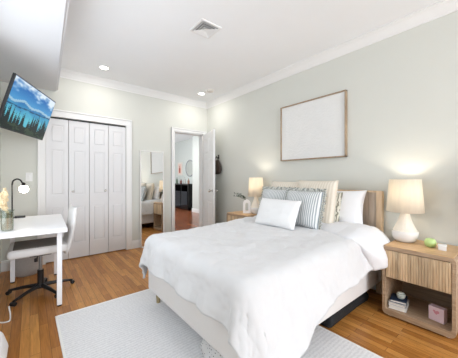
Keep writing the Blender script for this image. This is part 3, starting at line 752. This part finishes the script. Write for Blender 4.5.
# ------------------------------------------------------------------ pillows
def pillow_bm(wd, ht, th, p=4.0, pinch=.05, wr=.006, seed=0, n=30):
    bm = B()
    def f(s):
        def g(u, v):
            a, b = u*2-1, v*2-1
            x = a*wd/2*(1-pinch*(1-b*b)); z = b*ht/2*(1-pinch*(1-a*a))
            t_ = max(0, (1-abs(a)**p)*(1-abs(b)**p))**.55*th/2
            edge = min(1, t_/(th*.2))
            t_ += edge*wr*(noise.noise(Vector((x*9, z*9, seed+s)))+.5*noise.noise(Vector((x*22, z*22, seed+s))))
            return (x, s*t_, z)
        return g
    for s in (-1, 1): grid(bm, f(s), n, n)
    bmesh.ops.remove_doubles(bm, verts=bm.verts, dist=.0004)
    return bm
def ruffle_bm(wd, ht, rw, pinch, waves=70, amp=.011, sides=4):
    bm = B(); N = 460; pts = []
    per = []
    for i in range(N):
        t_ = i/N*4; k = int(t_); f_ = (t_-k)*2-1
        a, b = [(f_, -1), (1, f_), (-f_, 1), (-1, -f_)][k]
        x = a*wd/2*(1-pinch*(1-b*b)); z = b*ht/2*(1-pinch*(1-a*a)); L = math.hypot(a, b)
        per.append((x, z, a/L, b/L))
    rings = []
    for j in range(5):
        q_ = j/4; ring_ = []
        for i, (x, z, nx, nz) in enumerate(per):
            ph = 2*PI*waves*i/N+.8*math.sin(i*.21)
            y = amp*q_*math.sin(ph)+.006*q_*math.sin(i*.07)
            w_ = rw*q_*(1+.12*math.sin(i*.33))
            ring_.append(bm.verts.new((x*.985+nx*w_+.004*q_*math.cos(ph), y, z*.985+nz*w_)))
        rings.append(ring_)
    for a, b in zip(rings, rings[1:]):
        for i in range(N): bm.faces.new((a[i], a[(i+1) % N], b[(i+1) % N], b[i]))
    return bm
def place(o, x, y, zb, ht, lean, yaw=0, roll=0):
    """bottom edge centre at (x,y,zb), leaning back by lean (towards the headboard)"""
    m = Matrix.Translation((x, y, zb)) @ Matrix.Rotation(yaw, 4, 'Z') @ Matrix.Rotation(lean, 4, 'Y') @ Matrix.Rotation(roll, 4, 'X') @ Matrix.Translation((0, 0, ht/2)) @ Matrix.Rotation(R(-90), 4, 'Z')
    o.matrix_world = m
    o.location = m.to_translation(); o.rotation_euler = m.to_euler()
def plain(name, mat, wd, ht, th, pos, lean, yaw, label, group, seed, **kw):
    o = obj(name, pillow_bm(wd, ht, th, seed=seed, **kw), mat, None, 'full'); place(o, *pos, ht, lean, yaw); tag(o, label, 'pillow', group); return o
plain('pillow', M['pillow'], .56, .40, .14, (2.60, 1.325, .668), R(12), R(0), 'plain white pillow at the end of the headboard beside the large lamp', 'bed pillows', 1, pinch=.09)
plain('pillow', M['pillow'], .56, .40, .14, (2.60, 1.98, .668), R(12), R(0), 'plain white pillow leaning on the headboard behind the grey shams, mostly hidden', 'bed pillows', 8, pinch=.06)
plain('printed_cushion', M['zig'], .44, .38, .12, (2.50, 1.47, .662), R(14), R(2), 'olive and cream printed cushion peeking out beside the plain white pillow', 'bed pillows', 2)
plain('square_cushion', M['cream'], .50, .515, .15, (2.37, 1.49, .660), R(13), R(-2), 'tall cream ribbed square cushion next to the olive printed cushion', 'cream square cushions', 3, pinch=.04)
plain('square_cushion', M['cream'], .50, .50, .15, (2.43, 1.93, .660), R(13), R(2), 'tall cream ribbed square cushion behind the ruffled sham nearer the small lamp', 'cream square cushions', 4, pinch=.04)
for (pos, lean, yaw, lb, sd) in (((2.18, 1.515, .675), R(15), R(-3), 'blue grey striped sham with ruffled edge nearer the large lamp', 5), ((2.25, 1.915, .675), R(15), R(4), 'blue grey striped sham with ruffled edge behind the white lumbar cushion', 6)):
    wd, ht = .45, .385
    t = thing('ruffled_sham', lb, 'pillow', (0, 0, 0), 0, 'striped ruffled shams'); place(t, *pos, ht, lean, yaw)
    obj('sham_body', pillow_bm(wd, ht, .14, seed=sd, pinch=.03), M['sham'], t, 'full')
    obj('ruffle', ruffle_bm(wd, ht, .042, .03), M['ruffle'], t, 'full')
plain('lumbar_cushion', M['lumbar'], .54, .31, .11, (1.985, 1.705, .672), R(24), R(0), 'small white rectangular cushion in front of the striped shams', 'bed pillows', 7, pinch=.03)

# ------------------------------------------------------------------ nightstands
def nightstand(loc, ysize, h, label, dep=.45):
    t = thing('nightstand', label, 'nightstand', loc, 0, 'nightstands beside the bed')
    W_ = ysize; th = .022
    # outer shell: rounded rectangle ring in the y-z plane extruded along x (front at x=0)
    def rr(w_, h0, h1, r_, n=6):
        pts = []
        for cx_, cz_, a0 in ((w_/2-r_, h1-r_, 0), (-w_/2+r_, h1-r_, 90), (-w_/2+r_, h0+r_, 180), (w_/2-r_, h0+r_, 270)):
            for k in range(n+1):
                a = R(a0+90*k/n); pts.append((cx_+r_*math.cos(a), cz_+r_*math.sin(a)))
        return pts
    z0 = .016
    bm = B(); o_ = rr(W_, z0, h, .035); i_ = rr(W_-2*th, z0+.045, h-.03, .018)
    n = len(o_)
    R1 = [[bm.verts.new((x, y, z)) for y, z in pts] for x, pts in ((0, o_), (0, i_), (dep, i_), (dep, o_))]
    for a, b in zip(R1, R1[1:]+R1[:1]):
        for i in range(n): bm.faces.new((a[i], a[(i+1) % n], b[(i+1) % n], b[i]))
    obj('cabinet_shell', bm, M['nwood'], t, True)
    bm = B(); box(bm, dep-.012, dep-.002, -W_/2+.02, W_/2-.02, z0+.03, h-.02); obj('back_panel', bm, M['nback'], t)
    bm = B(); box(bm, .004, dep, -W_/2+.012, W_/2-.012, h-.001, h+.004, .0015); obj('lit_top', bm, M['nlit'], t)  # thin layer carrying the painted warm light on the top
    bm = B(); zb, zt = h-.265, h-.036
    box(bm, .012, dep-.03, -W_/2+th+.002, W_/2-th-.002, zb, zt)
    d_ = obj('drawer', bm, M['nwood'], t)
    bm = B(); nn = 24; wdt = (W_-2*th-.006)/nn
    for k in range(nn):
        y0 = -W_/2+th+.003+k*wdt; box(bm, .002, .014, y0+.0005, y0+wdt-.0005, zb, zt, .003, 2)
    obj('drawer_front', bm, M['reed'], d_, True, label='reeded pale oak drawer front')
    for y_ in (-W_/2+.05, W_/2-.05):
        for x_ in (.04, dep-.05):
            bm = B(); box(bm, x_-.012, x_+.012, y_-.012, y_+.012, 0, z0+.003, .002); obj('foot', bm, M['trim'], t)
    return t
NSX = 2.375
nightstand((NSX, .565, 0), .475, .60, 'wood nightstand with open shelf holding books, beside the large lamp')
nightstand((NSX+.0, 2.735, 0), .475, .65, 'wood nightstand at the far side of the bed near the doorway')

def table_lamp(loc, label, power, s=1.0):
    t = thing('table_lamp', label, 'lamp', loc, R(10), 'table lamps on the nightstands'); t.scale = (s, s, min(1, s*1.16))
    bm = B(); lathe(bm, [(.055, 0), (.068, .004), (.088, .022), (.098, .048), (.101, .075), (.101, .094), (.096, .100)], n=40); obj('glazed_foot', bm, M['lamp_white'], t, True)
    bm = B(); lathe(bm, [(.092, .098), (.088, .112), (.076, .140), (.060, .175), (.047, .21), (.038, .245), (.034, .268)], n=40); obj('textured_neck', bm, M['lamp_cream'], t, True)
    bm = B(); lathe(bm, [(.007, .26), (.007, .40)], n=12); obj('stem', bm, M['chrome'], t)
    bm = B(); lathe(bm, [(.145, .272), (.122, .568)], n=48, cap=False); o = obj('lamp_shade', bm, M['shade'], t, 'full')
    md = o.modifiers.new('t', 'SOLIDIFY'); md.thickness = .002
    bm = B(); bmesh.ops.create_uvsphere(bm, u_segments=16, v_segments=12, radius=.03, matrix=Matrix.Translation((0, 0, .42))); obj('bulb', bm, emis('warm_bulb_glow', (1, .88, .72, 1), 3), t, 'full')
    l = bpy.data.lights.new('lamp_light', 'POINT'); l.energy = power; l.color = (1, .89, .74); l.shadow_soft_size = .035
    o = bpy.data.objects.new('lamp_light', l); COL.objects.link(o); o.location = (0, 0, .47); o.parent = t
    return t
table_lamp((2.665, .715, .604), 'large cream ceramic lamp with lit linen shade beside the green candle', 4.6)
table_lamp((2.62, 2.575, .654), 'lit cream lamp on the far nightstand beside the arched vase', 5.0, .82)

# green candle, white box
bm = B(); lathe(bm, [(.022, 0), (.034, .008), (.041, .028), (.041, .045), (.034, .062), (.026, .068), (.024, .064), (.002, .060)], n=28)
tag(obj('green_candle', bm, simple('lime_green_glass', rgb(184, 210, 138), .3), None, True, loc=(2.615, .522, .604)), 'round lime green candle pot beside the large lamp', 'candle')
t = thing('trinket_box', 'tiny white box on the nightstand right beside the green candle', 'box', (2.572, .437, .604), R(8))
bm = B(); box(bm, -.026, .026, -.026, .026, 0, .034, .004); obj('box_body', bm, M['lamp_white'], t, True)
bm = B(); box(bm, -.028, .028, -.028, .028, .034, .044, .003); obj('lid', bm, M['trim'], t, True)

# books in the open shelf
SZ = .0615
def book(x, y, z, w_, d_, h_, rot, col, label):
    t = thing('book', label, 'book', (x, y, z), rot, 'books in the nightstand')
    bm = B(); box(bm, -d_/2, d_/2, -w_/2, w_/2, 0, .003); box(bm, -d_/2, d_/2, -w_/2, w_/2, h_-.003, h_); box(bm, d_/2-.003, d_/2, -w_/2, w_/2, 0, h_); obj('cover', bm, col, t)
    bm = B(); box(bm, -d_/2+.004, d_/2-.004, -w_/2+.004, w_/2-.004, .003, h_-.003); obj('pages', bm, simple('book_pages', rgb(226, 222, 214), .8), t)
book(2.50, .715, SZ, .125, .17, .030, R(8), simple('white_cover', rgb(225, 224, 222), .5), 'white book at the bottom of the nightstand stack')
book(2.50, .715, SZ+.031, .12, .165, .022, R(4), simple('silver_cover', rgb(200, 200, 204), .5), 'pale grey book in the middle of the nightstand stack')
book(2.505, .717, SZ+.054, .115, .155, .020, R(12), simple('navy_cover', rgb(38, 60, 88), .5), 'navy blue book on top of the nightstand stack')
bm = B(); lathe(bm, [(.015, 0), (.026, .008), (.033, .025), (.033, .038), (.026, .05), (.014, .056), (.002, .057)], n=28)
tag(obj('ceramic_jar', bm, stripes('white_green_speckle', rgb(226, 228, 222), rgb(160, 176, 166), .014, 'Z', .5), None, True, loc=(2.50, .700, SZ+.0745)), 'small pale round jar on top of the navy book', 'jar')
t = thing('pink_box', 'pale pink gift box standing on the nightstand shelf', 'box', (2.49, .45, SZ), R(-12))
bm = B(); box(bm, -.028, .028, -.050, .050, 0, .108, .002); obj('box_body', bm, simple('pale_pink_card', rgb(222, 198, 206), .6), t)
bm = B()
for (y_, z_, r_) in ((-.01, .075, .011), (.004, .068, .009), (.012, .078, .008), (-.002, .06, .006)):
    lathe(bm, [(r_, 0), (r_, .0008)], n=16, mat=Matrix.Translation((-.028, y_, z_)) @ Matrix.Rotation(R(-90), 4, 'Y'))
obj('printed_flower', bm, simple('rose_print', rgb(206, 138, 152), .6), t)

# arched vase with sprigs on the far nightstand
t = thing('arch_vase', 'white arched vase holding dark green sprigs on the far nightstand', 'vase', (2.555, 2.705, .654), R(-40))
bm = B(); N = 24; prof = []
def archring(w0, h0, base, y):
    pts = []
    for k in range(N+1):
        a = PI*k/N; pts.append((w0*math.cos(a), h0+w0*math.sin(a)))
    return [(w0, base)]+pts+[(-w0, base)]
oo = archring(.056, .15, 0, 0); ii = archring(.024, .135, .035, 0)
R1 = [[bm.verts.new((x, y, z)) for x, z in pts] for y, pts in ((-.022, oo), (-.022, ii), (.022, ii), (.022, oo))]
n = len(oo)
for a, b in zip(R1, R1[1:]+R1[:1]):
    for i in range(n): bm.faces.new((a[i], a[(i+1) % n], b[(i+1) % n], b[i]))
obj('vase_body', bm, M['pillow'], t, True)
rs_ = random.Random(4)
for k in range(6):
    ang = rs_.uniform(-1, 1); bm = B()
    tip = Vector((-.05-.035*k+.05*rs_.random(), rs_.uniform(-.05, .05), .23+rs_.uniform(-.02, .07)))
    pts = spline([(-.01, 0, .19), Vector((-.01, 0, .19)).lerp(tip, .5)+Vector((0, 0, .02)), tip], 6); tube(bm, pts, .0015, 5)
    for j in range(12):
        p = pts[min(len(pts)-1, 3+int(j*.85))]; d = Vector((rs_.uniform(-1, 1), rs_.uniform(-1, 1), rs_.uniform(-.3, 1))).normalized()
        s_ = d.cross(Vector((0, .3, 1))).normalized()*.009; e = p+d*.032
        vs_ = [bm.verts.new(p), bm.verts.new(p.lerp(e, .5)+s_), bm.verts.new(e), bm.verts.new(p.lerp(e, .5)-s_+Vector((0, 0, .003)))]; bm.faces.new(vs_)
    obj('sprig', bm, M['sage'], t)

# leafy plant beyond the near nightstand (seen in the mirror)
t = thing('potted_plant', 'leafy green plant beyond the nightstand, seen in the tall mirror', 'plant', (2.70, .165, 0))
bm = B(); lathe(bm, [(.09, 0), (.115, .22), (.12, .30), (.112, .30), (.105, .27), (.002, .27)], n=28); obj('pot', bm, M['lamp_white'], t, True)
bm = B(); tube(bm, spline([(0, 0, .25), (.01, .01, .7), (0, 0, 1.25)]), .012, 8); obj('stem', bm, M['green'], t)
bm = B(); rl = random.Random(9)
for k in range(70):
    th_ = rl.uniform(0, 2*PI); el = rl.uniform(-.3, 1.2); z_ = rl.uniform(.85, 1.3); L = rl.uniform(.08, .13)
    d = Vector((math.cos(th_)*math.cos(el), math.sin(th_)*math.cos(el), math.sin(el))); p = Vector((0, 0, z_))+d*.03; sd = d.cross(Vector((0, 0, 1))).normalized()
    prev = None
    for j in range(6):
        q_ = j/5; c_ = p+d*L*q_-Vector((0, 0, .07*q_*q_)); w_ = .035*math.sin(PI*min(.97, q_*.9+.08)); cur = (bm.verts.new(c_-sd*w_), bm.verts.new(c_+sd*w_))
        if prev: bm.faces.new((prev[0], prev[1], cur[1], cur[0]))
        prev = cur
obj('foliage', bm, M['green'], t)

# things under the bed
bm = B(); box(bm, -.36, .36, -.20, .17, 0, .095, .035, 6)
bmesh.ops.subdivide_edges(bm, edges=bm.edges[:], cuts=3, use_grid_fill=True)
for v in bm.verts: v.co += Vector(noise.noise_vector(v.co*8))*.035*min(1, v.co.z/.05); v.co.z = min(.12, max(0, v.co.z))
tag(obj('black_bag', bm, simple('black_nylon', rgb(16, 17, 20), .7, bump=.2, bscale=60), None, 'full', loc=(2.16, 1.17, .0)), 'soft black bag pushed under the bed beside the nightstand', 'bag')
# printed cloth peeking out under the foot
q_ = NT('dash_print_cotton'); q_.set('Roughness', .95)
tc = q_.n('ShaderNodeTexCoord'); mp = q_.n('ShaderNodeMapping'); mp.inputs['Scale'].default_value = (80, 50, 80); q_.l(tc.outputs['Object'], mp.inputs[0])
vo = q_.n('ShaderNodeTexVoronoi', feature='F1'); vo.inputs['Scale'].default_value = 1; vo.inputs['Randomness'].default_value = .35; q_.l(mp.outputs[0], vo.inputs['Vector'])
cr = q_.n('ShaderNodeValToRGB'); cr.color_ramp.interpolation = 'CONSTANT'; cr.color_ramp.elements[0].color = rgb(40, 40, 42); cr.color_ramp.elements[1].position = .22; cr.color_ramp.elements[1].color = rgb(212, 211, 210)
q_.l(vo.outputs['Distance'], cr.inputs[0]); q_.l(cr.outputs[0], q_.b.inputs['Base Color'])
bm = B()
def fcl(u, v):
    y = 1.04+.40*u; a = v
    n_ = noise.noise(Vector((y*8, v*2, 1)))
    x = BX0+.03+.20*a+.018*math.sin(y*23)*(1-a)-.01
    z = .0125+.10*min(1, a*4)*(.65+.3*math.sin(u*PI))*(.8+.3*n_)
    return (x, y, min(z, .122))
grid(bm, fcl, 50, 16); o = obj('printed_blanket', bm, q_.m, None, 'full')
tag(o, 'white cloth with small black dashes bunched under the foot of the bed', 'blanket')
md = o.modifiers.new('t', 'SOLIDIFY'); md.thickness = .003; md.offset = 1
